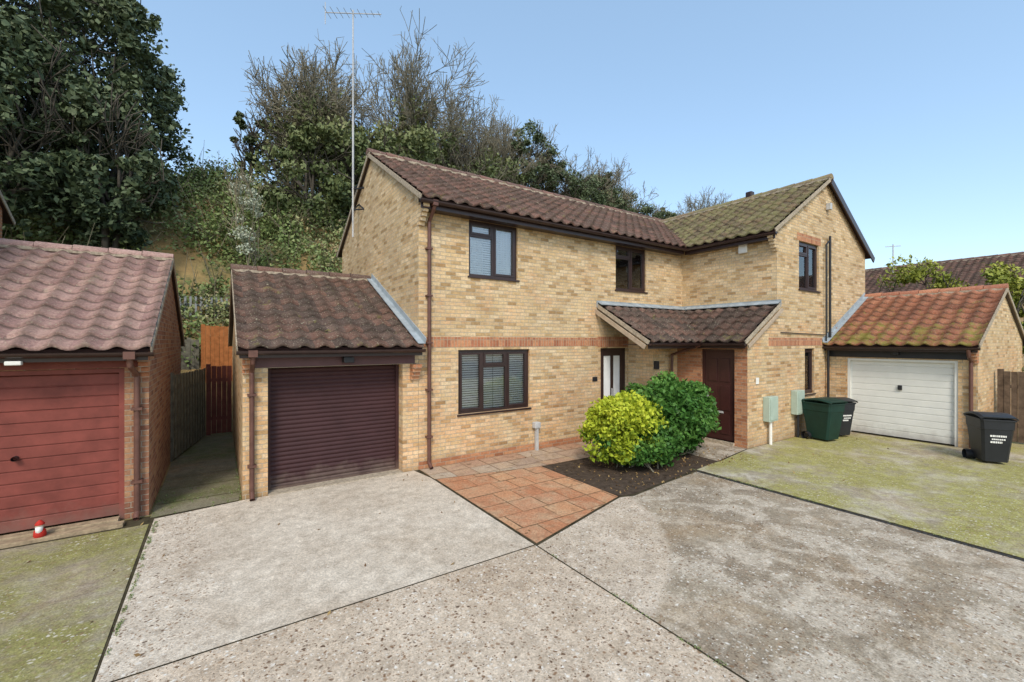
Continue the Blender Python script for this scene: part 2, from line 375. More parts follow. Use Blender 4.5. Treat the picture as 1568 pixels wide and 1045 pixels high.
ridge("wing_ridge",(wrX,YW-.12,wrZ+.06),(wrX,10.75,wrZ+.06),M_twing,H)
fb=Fr((2*wrX-weX+.02,YW-.115,5.06),sw2,Y,Y); fb.B=V(Y); fb.C=sw2.normalized().cross(V(Y)); fb.C=fb.C if fb.C.z>0 else -fb.C
boxes("bargeboard_right",fb,[(-.02,sw2.length+.02,-.03,.0,-.14,.035)],M_brown,H)
boxes("fascias",WORLD,[(XC-.05,XW-.3,7.64,7.665,4.92,5.08),(weX+.09,weX+.115,YW-.05,YF-.24,4.92,5.08)],M_brown,H)
boxes("soffits",WORLD,[(XC+.005,XW-.25,7.665,YF-.003,4.93,4.95),(weX+.115,XW-.003,YW+.005,YF-.24,4.93,4.95)],M_brown,H)
gutter("front_gutter",(XC-.1,7.57,5.055),(weX+.1,7.57,5.055),H)
gutter("wing_gutter",(weX+.02,YW-.12,5.055),(weX+.02,7.62,5.055),H)
def corbel(name,ax,parent,x0,x1,yw,zt,out,n=4,mat=M_brickR):
    L=[]
    for i in range(n):
        o=out*(n-i)/n; z1=zt-i*.075; 
        if ax=='Y': L.append((x0,x1,yw-o,yw+.05,z1-.075,z1-.004))
        else: L.append((yw-o,yw+.05,x0,x1,z1-.075,z1-.004))
    boxes(name,WORLD,L,mat,parent)
corbel("eave_corbel",'Y',H,XC-.012,XC+.10,YF,5.02,.30,5,M_brick)
corbel("wing_corbel",'X',H,YW-.012,YW+.10,XW,5.02,.28,5,M_brick)
def band(name,lst): boxes(name,WORLD,lst,M_sold,H)
band("soldier_band",[(XC-.004,7.86,YF-.006,YF+.02,2.33,2.53),(7.86,9.02,YF-.007,YF+.02,2.30,2.56)])
band("soldier_band_wing",[(10.9,14.3,YW-.006,YW+.02,2.33,2.53)])
band("window_lintels",[(12.35,13.72,YW-.006,YW+.02,5.055,5.25)])
boxes("base_orange_course",WORLD,[(XC-.004,9.0,YF-.005,YF+.02,.0,.15)],M_brickR,H)
window("window_upper_a",(4.23,YF,3.78),X,NY,1.21,1.16,[(1,'top'),(1,'case')],H,True,True)
window("window_upper_b",(8.51,YF,3.78),X,NY,1.2,1.16,[(1,'top'),(1,'case')],H,True,True)
window("window_lower",(3.99,YF,.97),X,NY,1.77,1.30,[(1,'case'),(1,'top'),(1,'case')],H,True,False)
window("window_wing",(12.45,YW,3.80),X,NY,1.17,1.25,[(1,'top'),(1,'case')],H,False,True)
window("window_wing_small",(12.78,YW,1.05),X,NY,.56,1.20,[(1,'case')],H,False,True)
def door(name,O,A,Nn,w,h,mat,parent,kind):
    fr=Fr(V(O)-V(Nn)*.06,A,(0,0,1),Nn); F=.06
    boxes(name+"_frame",fr,[(0,F,0,h,-.06,0),(w-F,w,0,h,-.06,0),(F,w-F,h-F,h,-.06,0)],mat,parent)
    boxes(name+"_step",fr,[(0,w,-.08,.0,-.1,.12)],M_mortar,parent)
    if kind=='glaz':
        a=w/2
        boxes(name+"_leaf",fr,[(F,w-F,0,.25,-.05,-.012),(F,w-F,h-.2,h-F,-.05,-.012),(F,.18,.25,h-.2,-.05,-.012),(w-.18,w-F,.25,h-.2,-.05,-.012),(a-.05,a+.05,.25,h-.2,-.05,-.012)],mat,parent)
        boxes(name+"_obscure_glass",fr,[(.18,a-.05,.25,h-.2,-.034,-.028),(a+.05,w-.18,.25,h-.2,-.034,-.028)],M_curt,parent)
        boxes(name+"_handle",fr,[(a-.03,a-.01,.95,1.15,-.012,.03)],M_metal,parent,.004)
    else:
        L=[(F,w-F,0,h-F,-.05,-.02)]
        a0,a1=F+.1,w-F-.1; m=(a0+a1)/2
        for (z0,z1) in ((.15,.62),(.72,1.30),(1.40,h-F-.16)):
            for (p,q) in ((a0,m-.04),(m+.04,a1)): L.append((p,q,z0,z1,-.02,-.002))
        boxes(name+"_leaf",fr,L,mat,parent,.006)
        boxes(name+"_handle",fr,[(F+.05,F+.10,.98,1.10,-.02,.02),(m-.12,m+.12,.64,.69,-.005,.006)],M_metal,parent,.004)
door("hall_door",(7.97,YF,.08),X,NY,.96,2.19,M_brown,H,'glaz')
zt,zb=3.34,2.42; peY=6.30; peX=9.70; ps=(zt-zb)/(YF-peY)
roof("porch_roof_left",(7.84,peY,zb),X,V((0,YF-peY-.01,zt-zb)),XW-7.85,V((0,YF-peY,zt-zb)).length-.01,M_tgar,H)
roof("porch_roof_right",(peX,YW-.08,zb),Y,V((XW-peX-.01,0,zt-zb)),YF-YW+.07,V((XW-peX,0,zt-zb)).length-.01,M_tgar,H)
lead=[(7.82,XW,YF-.03,YF-.004,zt-.05,zt+.12)]
boxes("lead_flashing_porch",WORLD,lead+[(XW-.03,XW-.004,YW-.1,YF-.03,zt-.05,zt+.12)],M_lead,H)
f1=Fr((7.84,YF,zt+.03),X,V((0,-1,-ps)),(0,0,1)); f1.C=f1.A.cross(f1.B);f1.C=f1.C if f1.C.z>0 else -f1.C
boxes("lead_apron_a",f1,[(0,XW-7.9,.0,.15,.055,.07)],M_lead,H)
f2=Fr((XW,YW-.09,zt+.03),Y,V((-1,0,-ps)),(0,0,1)); f2.C=f2.A.cross(f2.B);f2.C=f2.C if f2.C.z>0 else -f2.C
boxes("lead_apron_b",f2,[(0,YF-YW-.1,.0,.15,.055,.07)],M_lead,H)
f3=Fr((7.80,peY+.02,zb-.02),V((0,1,ps)),X,(0,0,1)); f3.C=V((0,-ps,1)).normalized()
boxes("porch_barge_left",f3,[(0,1.8,-.02,.005,-.15,-.05)],M_cream,H)
f4=Fr((peX+.02,YW-.115,zb-.02),V((1,0,ps)),Y,(0,0,1)); f4.C=V((-ps,0,1)).normalized()
boxes("porch_barge_right",f4,[(0,1.8,-.02,.005,-.13,-.05)],M_cream,H)
XP=9.95
wall("porch_front_wall",(0,YW,0),X,NY,XP,XW,-.05,2.40,[],M_brick,H)
polyw("porch_front_top",[(XP,YW,2.40),(XW,YW,2.40),(XW,YW,zt-.09),(XP,YW,zb+ps*(XP-peX)-.07)],M_brick,H)
wall("porch_side_wall",(XP,0,0),Y,NX,YW,7.1,-.05,2.46,[(5.57,6.42,.08,2.25)],M_brickR,H)
wall("porch_inner_wall",(0,7.1,0),X,NY,8.98,XP,-.05,2.80,[],M_brick,H)
wall("porch_left_wall",(8.98,0,0),Y,NX,7.1,YF,-.05,2.80,[],M_brick,H)
corbel("porch_corbel",'Y',H,8.97,9.08,7.1,2.50,.45,5,M_brick)
boxes("porch_soffit",WORLD,[(7.88,9.9,peY+.08,7.095,2.36,2.38),(peX+.06,9.945,YW,peY+.08,2.34,2.36)],M_brown,H)
door("porch_door",(XP,6.42,.08),NY,NX,.85,2.17,plain("dark_red_door",(.05,.016,.014),.35,.5,.15),H,'panel')
boxes("porch_fascia",WORLD,[(7.86,peX,peY+.03,peY+.055,2.28,2.40),(peX+.03,peX+.055,YW-.06,peY+.05,2.28,2.40)],M_brown,H)
gutter("porch_gutter_a",(7.84,peY-.03,2.39),(peX+.02,peY-.03,2.39),H)
gutter("porch_gutter_b",(peX-.03,YW-.1,2.39),(peX-.03,peY-.05,2.39),H)
pipe("porch_downpipe",[(9.6,6.25,2.34),(9.6,7.0,2.1),(9.6,7.04,0.05)],.034,M_pipe,H)
xp=3.34
pipe("downpipe_front",[(xp,7.57,5.0),(xp,7.60,4.93),(xp,7.83,4.74),(xp,7.84,.12),(xp,7.74,.05)],.036,M_pipe,H)
boxes("downpipe_clips",WORLD,[(xp-.06,xp+.06,7.79,YF-.002,z,z+.035) for z in (.6,1.5,2.4,3.3,4.2)]+[(xp-.05,xp+.05,7.52,7.62,4.97,5.07)],M_pipe,H)
pipe("soil_pipe",[(14.12,YW-.08,5.35),(14.12,YW-.08,2.5),(14.0,YW-.08,2.35),(14.0,YW-.08,.05)],.032,M_black,H)
pipe("soil_pipe_b",[(13.90,YW-.07,2.45),(13.90,YW-.07,5.1),(14.12,YW-.07,5.25)],.02,M_black,H)
pipe("cable_conduit",[(11.45,YW-.03,2.66),(13.9,YW-.03,2.62)],.012,M_black,H)
box("floodlight",14.05,14.17,YW-.12,YW-.003,6.1,6.28,M_metal,H,.01)
box("alarm_box",XW-.075,XW-.003,5.98,6.2,4.72,4.98,M_white,H,.02)
box("number_plate",7.68,7.84,YF-.02,YF-.003,1.45,1.56,M_black,H,.004)
box("number_plate_b",XP+.35,XP+.47,YW-.02,YW-.003,1.45,1.6,M_white,H,.004)
box("wall_lamp",9.0,9.1,7.0,7.098,1.75,1.95,M_black,H,.01)
box("roof_vent",14.02,14.22,7.3,7.5,7.0,7.22,M_brown,H,.03)
for i,(x0,x1,z0,z1) in enumerate(((10.62,11.03,.56,1.14),(12.0,12.4,.6,1.2))):
    m=empty("meter_box" if i==0 else "meter_box.001")
    box("cabinet",x0,x1,YW-.16,YW-.003,z0,z1,M_meter,m,.012); boxes("door",WORLD,[(x0+.03,x1-.03,YW-.172,YW-.161,z0+.04,z1-.04)],M_meter,m,.004)
    pipe("duct",[((x0+x1)/2,YW-.08,z0),((x0+x1)/2,YW-.08,0)],.035,M_white if i==0 else M_black,m)
m=empty("gas_meter_post"); box("post",5.87,5.93,7.78,7.86,0,.5,M_metal,m,.005); box("head",5.82,5.98,7.76,YF-.008,.5,.64,M_metal,m,.02)
A_=empty("tv_aerial"); ax,ay=2.93,11.9
pipe("mast",[(ax,ay,5.2),(ax,ay,8.4)],.026,M_metal,A_); pipe("mast_top",[(ax,ay,8.4),(ax,ay,11.15)],.018,M_metal,A_)
for z in (5.9,6.45): pipe("bracket",[(ax,ay,z),(XC-.0,ay-.25,z),(XC,ay+.25,z+.25),(ax,ay,z)],.018,M_black,A_)
dv=V((.80,-.60,0)); c=V((ax,ay,11.05)); boom=[c-dv*.75,c+dv*.75]
pipe("boom",[tuple(boom[0]+V((0,0,.08))),tuple(boom[1]-V((0,0,.03)))],.012,M_metal,A_)
for i in range(9):
    t=-.7+i*.175; p=c+dv*t+V((0,0,.03-.07*t)); s=V((dv.y,-dv.x,0))*(.1+.015*(8-i)); pipe("element",[tuple(p-s),tuple(p+s)],.007,M_metal,A_,5)
pipe("reflector",[tuple(boom[0]+V((0,0,-.22))),tuple(boom[0]+V((0,0,.35)))],.01,M_metal,A_,5)
# ---------------------------------------------------------------- garages
def ribs(name,fr,w,h,pitch,depth,mat,parent,kind='curve',per=6):
    vs=[];fs=[];z=0;row=[]
    n=int(round(h/pitch)); p=h/n
    for i in range(n):
        if kind=='curve': pts=[(j/per,depth*math.sin(math.pi*j/per)) for j in range(per+1)]
        else: pts=[(0,0),(.02,depth),(.86,depth*.9),(.93,-.0),(1,0)]
        for (t,c) in pts: row.append(((i+t)*p,c))
    for (z,c) in row: vs+=[fr.p(0,z,c),fr.p(w,z,c)]
    for i in range(len(row)-1):
        if abs(row[i+1][0]-row[i][0])<1e-6 and abs(row[i+1][1]-row[i][1])<1e-6: continue
        fs.append((2*i,2*i+1,2*i+3,2*i+2))
    mk(name,vs,fs,mat,parent)
G=empty("brick_garage")
gx0=.30; gE,gZ,gR,gRZ=7.58,2.34,11.0,3.95; gs=(gRZ-gZ)/(gR-gE)
wall("front_wall",(0,YF,0),X,NY,gx0,XC-.004,-.05,2.3,[(.64,2.84,-.05,2.02)],M_brick,G,rev=.3)
wall("side_wall",(gx0,0,0),Y,NX,YF,YB_,-.05,2.3,[],M_brick,G)
gz=lambda y:gZ+gs*((y-gE) if y<gR else (2*gR-gE-y))-.05
polyw("side_gable",[(gx0,YF,2.3),(gx0,YF,gz(YF)),(gx0,gR,gz(gR)),(gx0,YB_,gz(YB_)),(gx0,YB_,2.3)],M_brick,G)
wall("rear_wall",(0,YB_,0),X,Y,gx0,XC-.004,-.05,2.4,[],M_brick,G)
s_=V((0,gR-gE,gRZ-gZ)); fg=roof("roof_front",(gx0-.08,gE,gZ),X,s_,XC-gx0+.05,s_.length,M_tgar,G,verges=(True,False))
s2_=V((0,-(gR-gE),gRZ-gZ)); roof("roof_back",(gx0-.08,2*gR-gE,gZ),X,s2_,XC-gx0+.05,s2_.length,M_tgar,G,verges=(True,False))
ridge("ridge",(gx0-.1,gR,gRZ+.05),(XC-.03,gR,gRZ+.05),M_tgar,G)
boxes("lead_flashing",fg,[(XC-gx0-.06,XC-gx0+.076,-.0,s_.length,.065,.08),(XC-gx0+.062,XC-gx0+.078,-.0,s_.length,.08,.18)],M_lead,G)
Fd=Fr((.64,8.17,0.01),X,(0,0,1),NY); ribs("roller_door",Fd,2.2,1.99,.075,.016,M_roller,G)
boxes("roller_guides",WORLD,[(.642,.70,8.11,8.16,0,2.0),(2.78,2.838,8.11,8.16,0,2.0),(.70,2.78,8.10,8.16,.005,.06)],M_roller,G)
boxes("header_board",WORLD,[(gx0+.08,XC-.08,7.88,YF-.003,2.03,2.24)],plain("header_brown",(.10,.045,.045),.5,.4,.15),G)
boxes("fascia",WORLD,[(gx0-.05,XC-.02,7.66,7.685,2.19,2.33)],M_brown,G)
boxes("soffit",WORLD,[(gx0-.04,XC-.02,7.685,YF-.004,2.242,2.26)],M_brown,G)
gutter("gutter",(gx0-.09,7.59,2.30),(XC+.0,7.59,2.30),G)
pipe("downpipe",[(.42,7.59,2.25),(.42,7.62,2.12),(.42,7.84,1.98),(.42,7.84,.12),(.42,7.74,.04)],.036,M_pipe,G)
boxes("pipe_clips",WORLD,[(.36,.48,7.79,YF-.002,z,z+.035) for z in (.5,1.6)]+[(.36,.48,7.53,7.64,2.21,2.31)],M_pipe,G)
corbel("corbel_left",'Y',G,gx0-.006,gx0+.1,YF,2.24,.2,4); corbel("corbel_right",'Y',G,2.98,3.14,YF,2.02,.2,4)
box("security_light",1.75,1.92,7.70,7.875,2.08,2.18,M_black,G,.01)
boxes("threshold",WORLD,[(.645,2.835,7.86,8.16,.0,.022)],M_mortar,G)
G2=empty("brick_garage"); lx1=-.82; lx0=-4.0; LY=7.95
wall("front_wall",(0,LY,0),X,NY,lx0,lx1,-.05,2.3,[(-3.24,-1.08,-.05,2.08)],M_brickG,G2,rev=.12)
wall("side_wall",(lx1,0,0),Y,X,LY,YB_,-.05,2.3,[],M_brickG,G2)
polyw("side_gable",[(lx1,LY,2.3),(lx1,LY,gz(LY)),(lx1,gR,gz(gR)+.1),(lx1,YB_,gz(YB_)),(lx1,YB_,2.3)],M_brickG,G2)
wall("rear_wall",(0,YB_,0),X,Y,lx0,lx1,-.05,2.4,[],M_brickG,G2)
LR=4.06
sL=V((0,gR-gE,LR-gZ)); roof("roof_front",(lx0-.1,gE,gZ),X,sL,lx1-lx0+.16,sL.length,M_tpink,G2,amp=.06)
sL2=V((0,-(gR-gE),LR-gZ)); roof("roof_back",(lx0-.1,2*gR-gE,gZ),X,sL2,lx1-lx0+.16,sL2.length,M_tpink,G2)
ridge("ridge",(lx0-.1,gR,LR+.05),(lx1+.08,gR,LR+.05),M_tpink,G2)
Fd=Fr((-3.18,8.04,.06),X,(0,0,1),NY); ribs("door_boards",Fd,2.04,1.96,.15,.014,M_reddoor,G2,'lap')
boxes("door_frame",WORLD,[(-3.238,-3.18,7.97,8.06,0,2.075),(-1.14,-1.082,7.97,8.06,0,2.075),(-3.18,-1.14,7.97,8.06,2.02,2.075)],M_reddoor,G2)
boxes("lintel_board",WORLD,[(-3.9,-.9,7.925,LY-.003,2.09,2.24)],M_reddoor,G2)
boxes("fascia",WORLD,[(lx0,lx1+.02,7.66,7.685,2.19,2.33)],M_brown,G2); boxes("soffit",WORLD,[(lx0,lx1,7.685,LY-.004,2.245,2.26)],M_brown,G2)
gutter("gutter",(lx0-.1,7.59,2.30),(lx1+.09,7.59,2.30),G2)
pipe("downpipe",[(-.98,7.59,2.25),(-.98,7.62,2.12),(-.94,7.88,1.98),(-.94,7.88,.1),(-.94,7.8,.04)],.036,M_pipe,G2)
boxes("pipe_clips",WORLD,[(-1.0,-.88,7.83,LY-.002,z,z+.035) for z in (.5,1.5)]+[(-1.04,-.92,7.53,7.64,2.21,2.31)],M_pipe,G2)
corbel("corbel",'Y',G2,lx1-.1,lx1+.006,LY,2.24,.2,4)
pipe("handle",[(-2.12,8.02,.98),(-2.12,7.97,.98)],.03,M_black,G2); box("security_light",-2.1,-1.96,7.58,7.655,2.16,2.21,M_white,G2,.01)
boxes("threshold_beams",WORLD,[(-3.3,-1.12,7.78,7.93,.0,.07),(-3.3,-1.05,7.62,7.76,.0,.05)],plain("timber_sill",(.33,.25,.16),.9,.1,.35,12,.4),G2,.006)
G3=empty("brick_garage"); rx=14.15; ry0=2.34; ry1=YW-.01; rXr=16.9
wall("front_wall",(rx,0,0),Y,NX,ry0,ry1,-.05,2.3,[(2.66,4.80,-.05,2.0)],M_brick,G3,rev=.1)
re,rez,rrz=13.85,2.34,3.80; rs=(rrz-rez)/(rXr-re)
wall("south_wall",(0,ry0,0),X,NY,rx,19.6,-.05,2.3,[],M_brick,G3)
rz_=lambda x:rez+rs*((x-re) if x<rXr else (2*rXr-re-x))-.05
polyw("south_gable",[(rx,ry0,2.3),(19.6,ry0,2.3),(19.6,ry0,rz_(19.6)),(rXr,ry0,rz_(rXr)),(rx,ry0,rz_(rx))],M_brick,G3)
wall("back_wall",(19.6,0,0),Y,X,ry0,ry1+1.5,-.05,2.4,[],M_brick,G3)
sR=V((rXr-re,0,rrz-rez)); fR=roof("roof_front",(re,ry0-.07,rez),Y,sR,ry1-ry0+.07,sR.length,M_tred,G3,verges=(True,False))
sR2=V((-(rXr-re),0,rrz-rez)); roof("roof_back",(2*rXr-re,ry0-.07,rez),Y,sR2,ry1-ry0+1.5,sR2.length,M_tred,G3,verges=(True,False))
ridge("ridge",(rXr,ry0-.08,rrz+.05),(rXr,ry1,rrz+.05),M_tred,G3)
LL=ry1-ry0+.07
boxes("lead_flashing",fR,[(LL-.12,LL-.002,0,sR.length,.065,.08),(LL-.02,LL-.001,0,sR.length,.08,.18)],M_lead,G3)
Fd=Fr((rx+.09,4.80,.03),NY,(0,0,1),NX); ribs("door_panels",Fd,2.14,1.96,.165,.012,M_wdoor,G3,'lap')
boxes("door_frame",WORLD,[(rx+.02,rx+.1,4.74,4.798,0,1.99),(rx+.02,rx+.1,2.662,2.72,0,1.99),(rx+.02,rx+.1,2.72,4.74,1.93,1.99)],M_wdoor,G3)
box("door_handle",rx+.03,rx+.08,3.67,3.75,1.22,1.34,M_black,G3,.01)
boxes("header",WORLD,[(rx-.02,rx-.003,ry0+.05,ry1-.05,2.02,2.24)],M_black,G3)
boxes("fascia",WORLD,[(13.94,13.96,ry0-.03,ry1,2.19,2.33)],M_brown,G3); boxes("soffit",WORLD,[(13.96,rx-.004,ry0,ry1,2.245,2.26)],M_brown,G3)
gutter("gutter",(13.86,ry0-.08,2.30),(13.86,ry1,2.30),G3)
pipe("downpipe",[(13.86,2.44,2.25),(13.9,2.44,2.1),(14.09,2.44,1.98),(14.09,2.44,.05)],.036,M_pipe,G3)
corbel("corbel",'X',G3,ry0-.006,ry0+.1,rx,2.24,.2,4)
box("security_light",rx-.1,rx-.022,3.7,3.84,2.1,2.2,M_black,G3,.01)
N1=empty("brick_house"); nx_=-3.90
wall("side_wall",(nx_,0,0),Y,X,8.2,14.0,-.05,5.1,[],M_brickR,N1); wall("front_wall",(0,8.2,0),X,NY,-12,nx_,-.05,5.1,[(-8,-6.5,1,2.2),(-8,-6.5,3.7,4.9)],M_brick,N1)
window("window_a",(-8,8.2,1),X,NY,1.5,1.2,[(1,'case'),(1,'top')],N1); window("window_b",(-8,8.2,3.7),X,NY,1.5,1.2,[(1,'case'),(1,'top')],N1)
polyw("side_gable",[(nx_,8.2,5.1),(nx_,8.2,zr(8.2)),(nx_,rY,zr(rY)),(nx_,14.0,zr(14.0)),(nx_,14,5.1)],M_brickR,N1)
wall("rear_wall",(0,14.0,0),X,Y,-12,nx_,-.05,5.1,[],M_brick,N1)
roof("roof_front",(-12,eY,eZ),X,sv,12+nx_+.07,sv.length,M_tpink,N1); roof("roof_back",(-12,2*rY-eY,eZ),X,sv2,12+nx_+.07,sv2.length,M_tpink,N1)
N2=empty("brick_house"); fx=35
wall("front_wall",(31.4,0,0),Y,NX,-14,11.2,0,4.9,[(4.2,5.4,3.3,4.5),(-1,.2,3.3,4.5),(8,9.2,3.3,4.5)],M_brick,N2)
for i,yy in enumerate((4.2,-1,8)): window("window_%d"%i,(31.4,yy+1.2,3.3),NY,NX,1.2,1.2,[(1,'case'),(1,'top')],N2,fc=M_white)
boxes("white_cladding",WORLD,[(31.36,31.39,-3,3.6,2.6,4.8)],M_white,N2)
sF=V((fx-31,0,2.1)); roof("roof_front",(31,-14,4.9),Y,sF,25.4,sF.length,M_tmain,N2); sF2=V((-(fx-31),0,2.1)); roof("roof_back",(39,-14,4.9),Y,sF2,25.4,sF2.length,M_tmain,N2)
ridge("ridge",(35,-14,7.05),(35,11.4,7.05),M_tmain,N2)
polyw("gable",[(31.4,11.2,0),(38.6,11.2,0),(38.6,11.2,5.0),(35,11.2,6.9),(31.4,11.2,5.0)],M_brick,N2)
pipe("aerial_mast",[(34,9.2,6.5),(34,9.2,8.3)],.03,M_metal,N2); pipe("aerial_boom",[(33.8,9.5,8.2),(34.2,8.9,8.2)],.02,M_metal,N2)
# ---------------------------------------------------------------- bins
def bin_(x,y,rot,mat,s=1.0,label=False,h=1.06):
    e=empty("wheelie_bin")
    r=math.radians(rot); A=V((math.cos(r),math.sin(r),0)); B=V((-math.sin(r),math.cos(r),0)); fr=Fr((x,y,0),A,B,(0,0,1))
    w0,w1,d0,d1=.22*s,.28*s,.25*s,.35*s; hb=h*.86
    lv=[(.06,w0,d0),(.10,w0*1.02,d0*1.02),(hb*.8,w1*.97,d1*.97),(hb*.81,w1*1.0,d1*1.0),(hb,w1*1.03,d1*1.03),(hb,w1*1.10,d1*1.08),(hb+.03,w1*1.10,d1*1.08)]
    vs=[];fs=[]
    for (z,w,d) in lv:
        c=.04
        for (a,b) in ((-w+c,-d),(w-c,-d),(w,-d+c),(w,d-c),(w-c,d),(-w+c,d),(-w,d-c),(-w,-d+c)): vs.append(fr.p(a,b,z))
    for i in range(len(lv)-1):
        for j in range(8): fs.append((i*8+j,i*8+(j+1)%8,(i+1)*8+(j+1)%8,(i+1)*8+j))
    fs.append(tuple(range(8)))
    mk("body",vs,fs,mat,e)
    vs=[];fs=[];n=7
    for i in range(n):
        t=i/(n-1); b=-d1*1.12+t*d1*2.2; z=hb+.035+.10*math.sin(math.pi*(.15+.75*t))
        for a in (-w1*1.12,-w1*.95,w1*.95,w1*1.12): vs.append(fr.p(a,b,z-(.03 if abs(a)>w1 else 0)))
    for i in range(n-1):
        for j in range(3): fs.append((i*4+j,i*4+j+1,i*4+j+5,i*4+j+4))
    lid=mk("lid",vs,fs,mat,e); m=lid.modifiers.new("s",'SOLIDIFY'); m.thickness=.025; m.offset=-1
    for sx in (-1,1):
        p=fr.p(sx*w0*1.05,d0*.9,.10); q=fr.p(sx*(w0*1.05+.05),d0*.9,.10); pipe("wheel",[tuple(p),tuple(q)],.10,M_black,e,14)
        boxes("hub",Fr(q,A,B,(0,0,1)),[(-.005,.005,-.05,.05,-.05,.05)],M_black,e)
    pipe("handle",[tuple(fr.p(-w1*.8,d1*1.18,hb+.03)),tuple(fr.p(w1*.8,d1*1.18,hb+.03))],.018,mat,e)
    if label:
        ls=[]; rr=random.Random(2)
        for (z0,z1,a0,a1) in ((.64,.68,-.13,.13),(.57,.60,-.10,.10),(.50,.54,-.12,.06)):
            a=a0*s
            dd=d0*1.02+(d1*.97-d0*1.02)*((z0+z1)/2/.8)
            while a<a1*s:
                wd=rr.uniform(.012,.03); ls.append((a,a+wd,-dd-.006,-dd+.03,hb*z0,hb*z1)); a+=wd+.008
        boxes("label",fr,ls,M_white,e)
bin_(12.42,4.72,-12,M_grnbin); bin_(13.28,4.72,-25,M_blkbin,.85,True,1.0); bin_(12.95,1.98,-58,M_blkbin,.88,True,1.02)
# ---------------------------------------------------------------- gnome, fences, gates
g=empty("garden_gnome")
def lathe(name,c,prof,mat,parent,k=14):
    vs=[];fs=[]
    for (z,r) in prof:
        for i in range(k):
            t=2*math.pi*i/k; vs.append((c[0]+r*math.cos(t),c[1]+r*math.sin(t),c[2]+z))
    for i in range(len(prof)-1):
        for j in range(k): fs.append((i*k+j,i*k+(j+1)%k,(i+1)*k+(j+1)%k,(i+1)*k+j))
    mk(name,vs,fs,mat,parent,smooth=True)
gc=(-1.83,7.69,.05)
lathe("body",gc,[(0,.05),(.02,.06),(.07,.055),(.10,.035)],M_gnm,g); lathe("head",gc,[(.095,.03),(.12,.042),(.15,.04)],M_cream,g); lathe("hat",gc,[(.145,.043),(.155,.046),(.18,.03),(.205,.004)],M_gnm,g)
lathe("beard",(gc[0],gc[1]-.03,.05),[(.03,.005),(.07,.032),(.125,.034),(.13,.0)],M_white,g)
def fence(name,p0,p1,h,mat,z=0,pw=.11,post=1.8):
    e=empty(name); p0=V(p0);p1=V(p1);d=p1-p0;L=d.length; f=Fr(p0,d,(0,0,1),d.cross(V((0,0,1))))
    n=int(L/pw); bs=[]
    for i in range(n): 
        bs.append((i*L/n+.003,(i+1)*L/n-.003,z+.05,z+h+random.uniform(-.012,.012),(i%2)*.012,.012+(i%2)*.012))
    boxes("boards",f,bs,mat,e)
    boxes("posts_and_rails",f,[(min(a,L-.1),min(a,L-.1)+.1,z,z+h+.05,-.1,-.003) for a in np.arange(0,L+.01,post)]+[(0,L,z+.4,z+.48,-.04,-.001),(0,L,z+h-.4,z+h-.32,-.04,-.001)],mat,e)
fence("timber_fence",(15.75,2.28,0),(15.75,-3.5,0),1.72,M_fence)
M_fgrey=plain("grey_green_fence",(.17,.16,.12),.9,.1,.3,8,.4)
fence("timber_gate",(-.78,11.2,0),(-.30,13.7,0),1.75,M_fgrey,post=5)
fence("timber_gate",(-.28,13.75,0),(.28,13.75,0),1.8,M_gate,post=5)
fence("orange_fence_panel",(-.45,16.0,0),(1.6,16.0,0),1.9,M_fenceO,z=1.0)
fence("timber_fence",(-8,16.3,0),(-.5,16.3,0),1.6,M_fgrey,z=.9)
fence("timber_fence",(1.6,16.6,0),(30,16.6,0),1.8,M_fence,z=.8)
pf=empty("palisade_fence"); L=[]
for i in range(60):
    x=-5+i*.14; L.append((x,x+.06,17.6,17.62,2.4,3.9))
boxes("pales",WORLD,L+[(-5,3.4,17.63,17.66,2.8,2.86),(-5,3.4,17.63,17.66,3.6,3.66)],plain("palisade_metal",(.26,.27,.26),.5,.4,.2),pf)
# ---------------------------------------------------------------- ground
def hz(x,y):
    t=np.clip((y-15.2)/13.,0,1)
    z=10.2*(np.sin(t*math.pi/2)**.9)
    return z+ .5*np.sin(x*.5+y*.3)*t+.35*np.sin(x*1.1-y*.7)*t
def groundmat():
    t=NT("ground_soil_grass",.95,.1); f=t.noise(3,5,.7); f2=t.noise(.35,3)
    c=t.ramp(f,[(.3,(.09,.08,.04)),(.5,(.15,.14,.06)),(.7,(.21,.18,.09))])
    c=t.mix(t.ramp(t.math('ADD',f2,t.math('MULTIPLY',t.noise(6,4),.2)),[(.5,0.),(.68,.8)]),c,(.36,.235,.10))
    t.col(c); t.bump(f,.6,.1); return t.m
gx=np.concatenate([np.linspace(-400,-30,8)[:-1],np.linspace(-30,70,101),np.linspace(70,500,8)[1:]]); gy=np.concatenate([np.linspace(-60,14,10)[:-1],np.linspace(14,32,37),np.linspace(32,600,10)[1:]])
XX,YY=np.meshgrid(gx,gy); ZZ=hz(XX,YY); ZZ=np.where((YY<15.2),0,ZZ)
Vg=np.stack([XX,YY,ZZ],-1).reshape(-1,3); W=len(gx); ii,jj=np.meshgrid(np.arange(W-1),np.arange(len(gy)-1)); a=(jj*W+ii).ravel()
fastmesh("ground",Vg,np.stack([a,a+1,a+1+W,a+W],1),groundmat(),None,smooth=True)
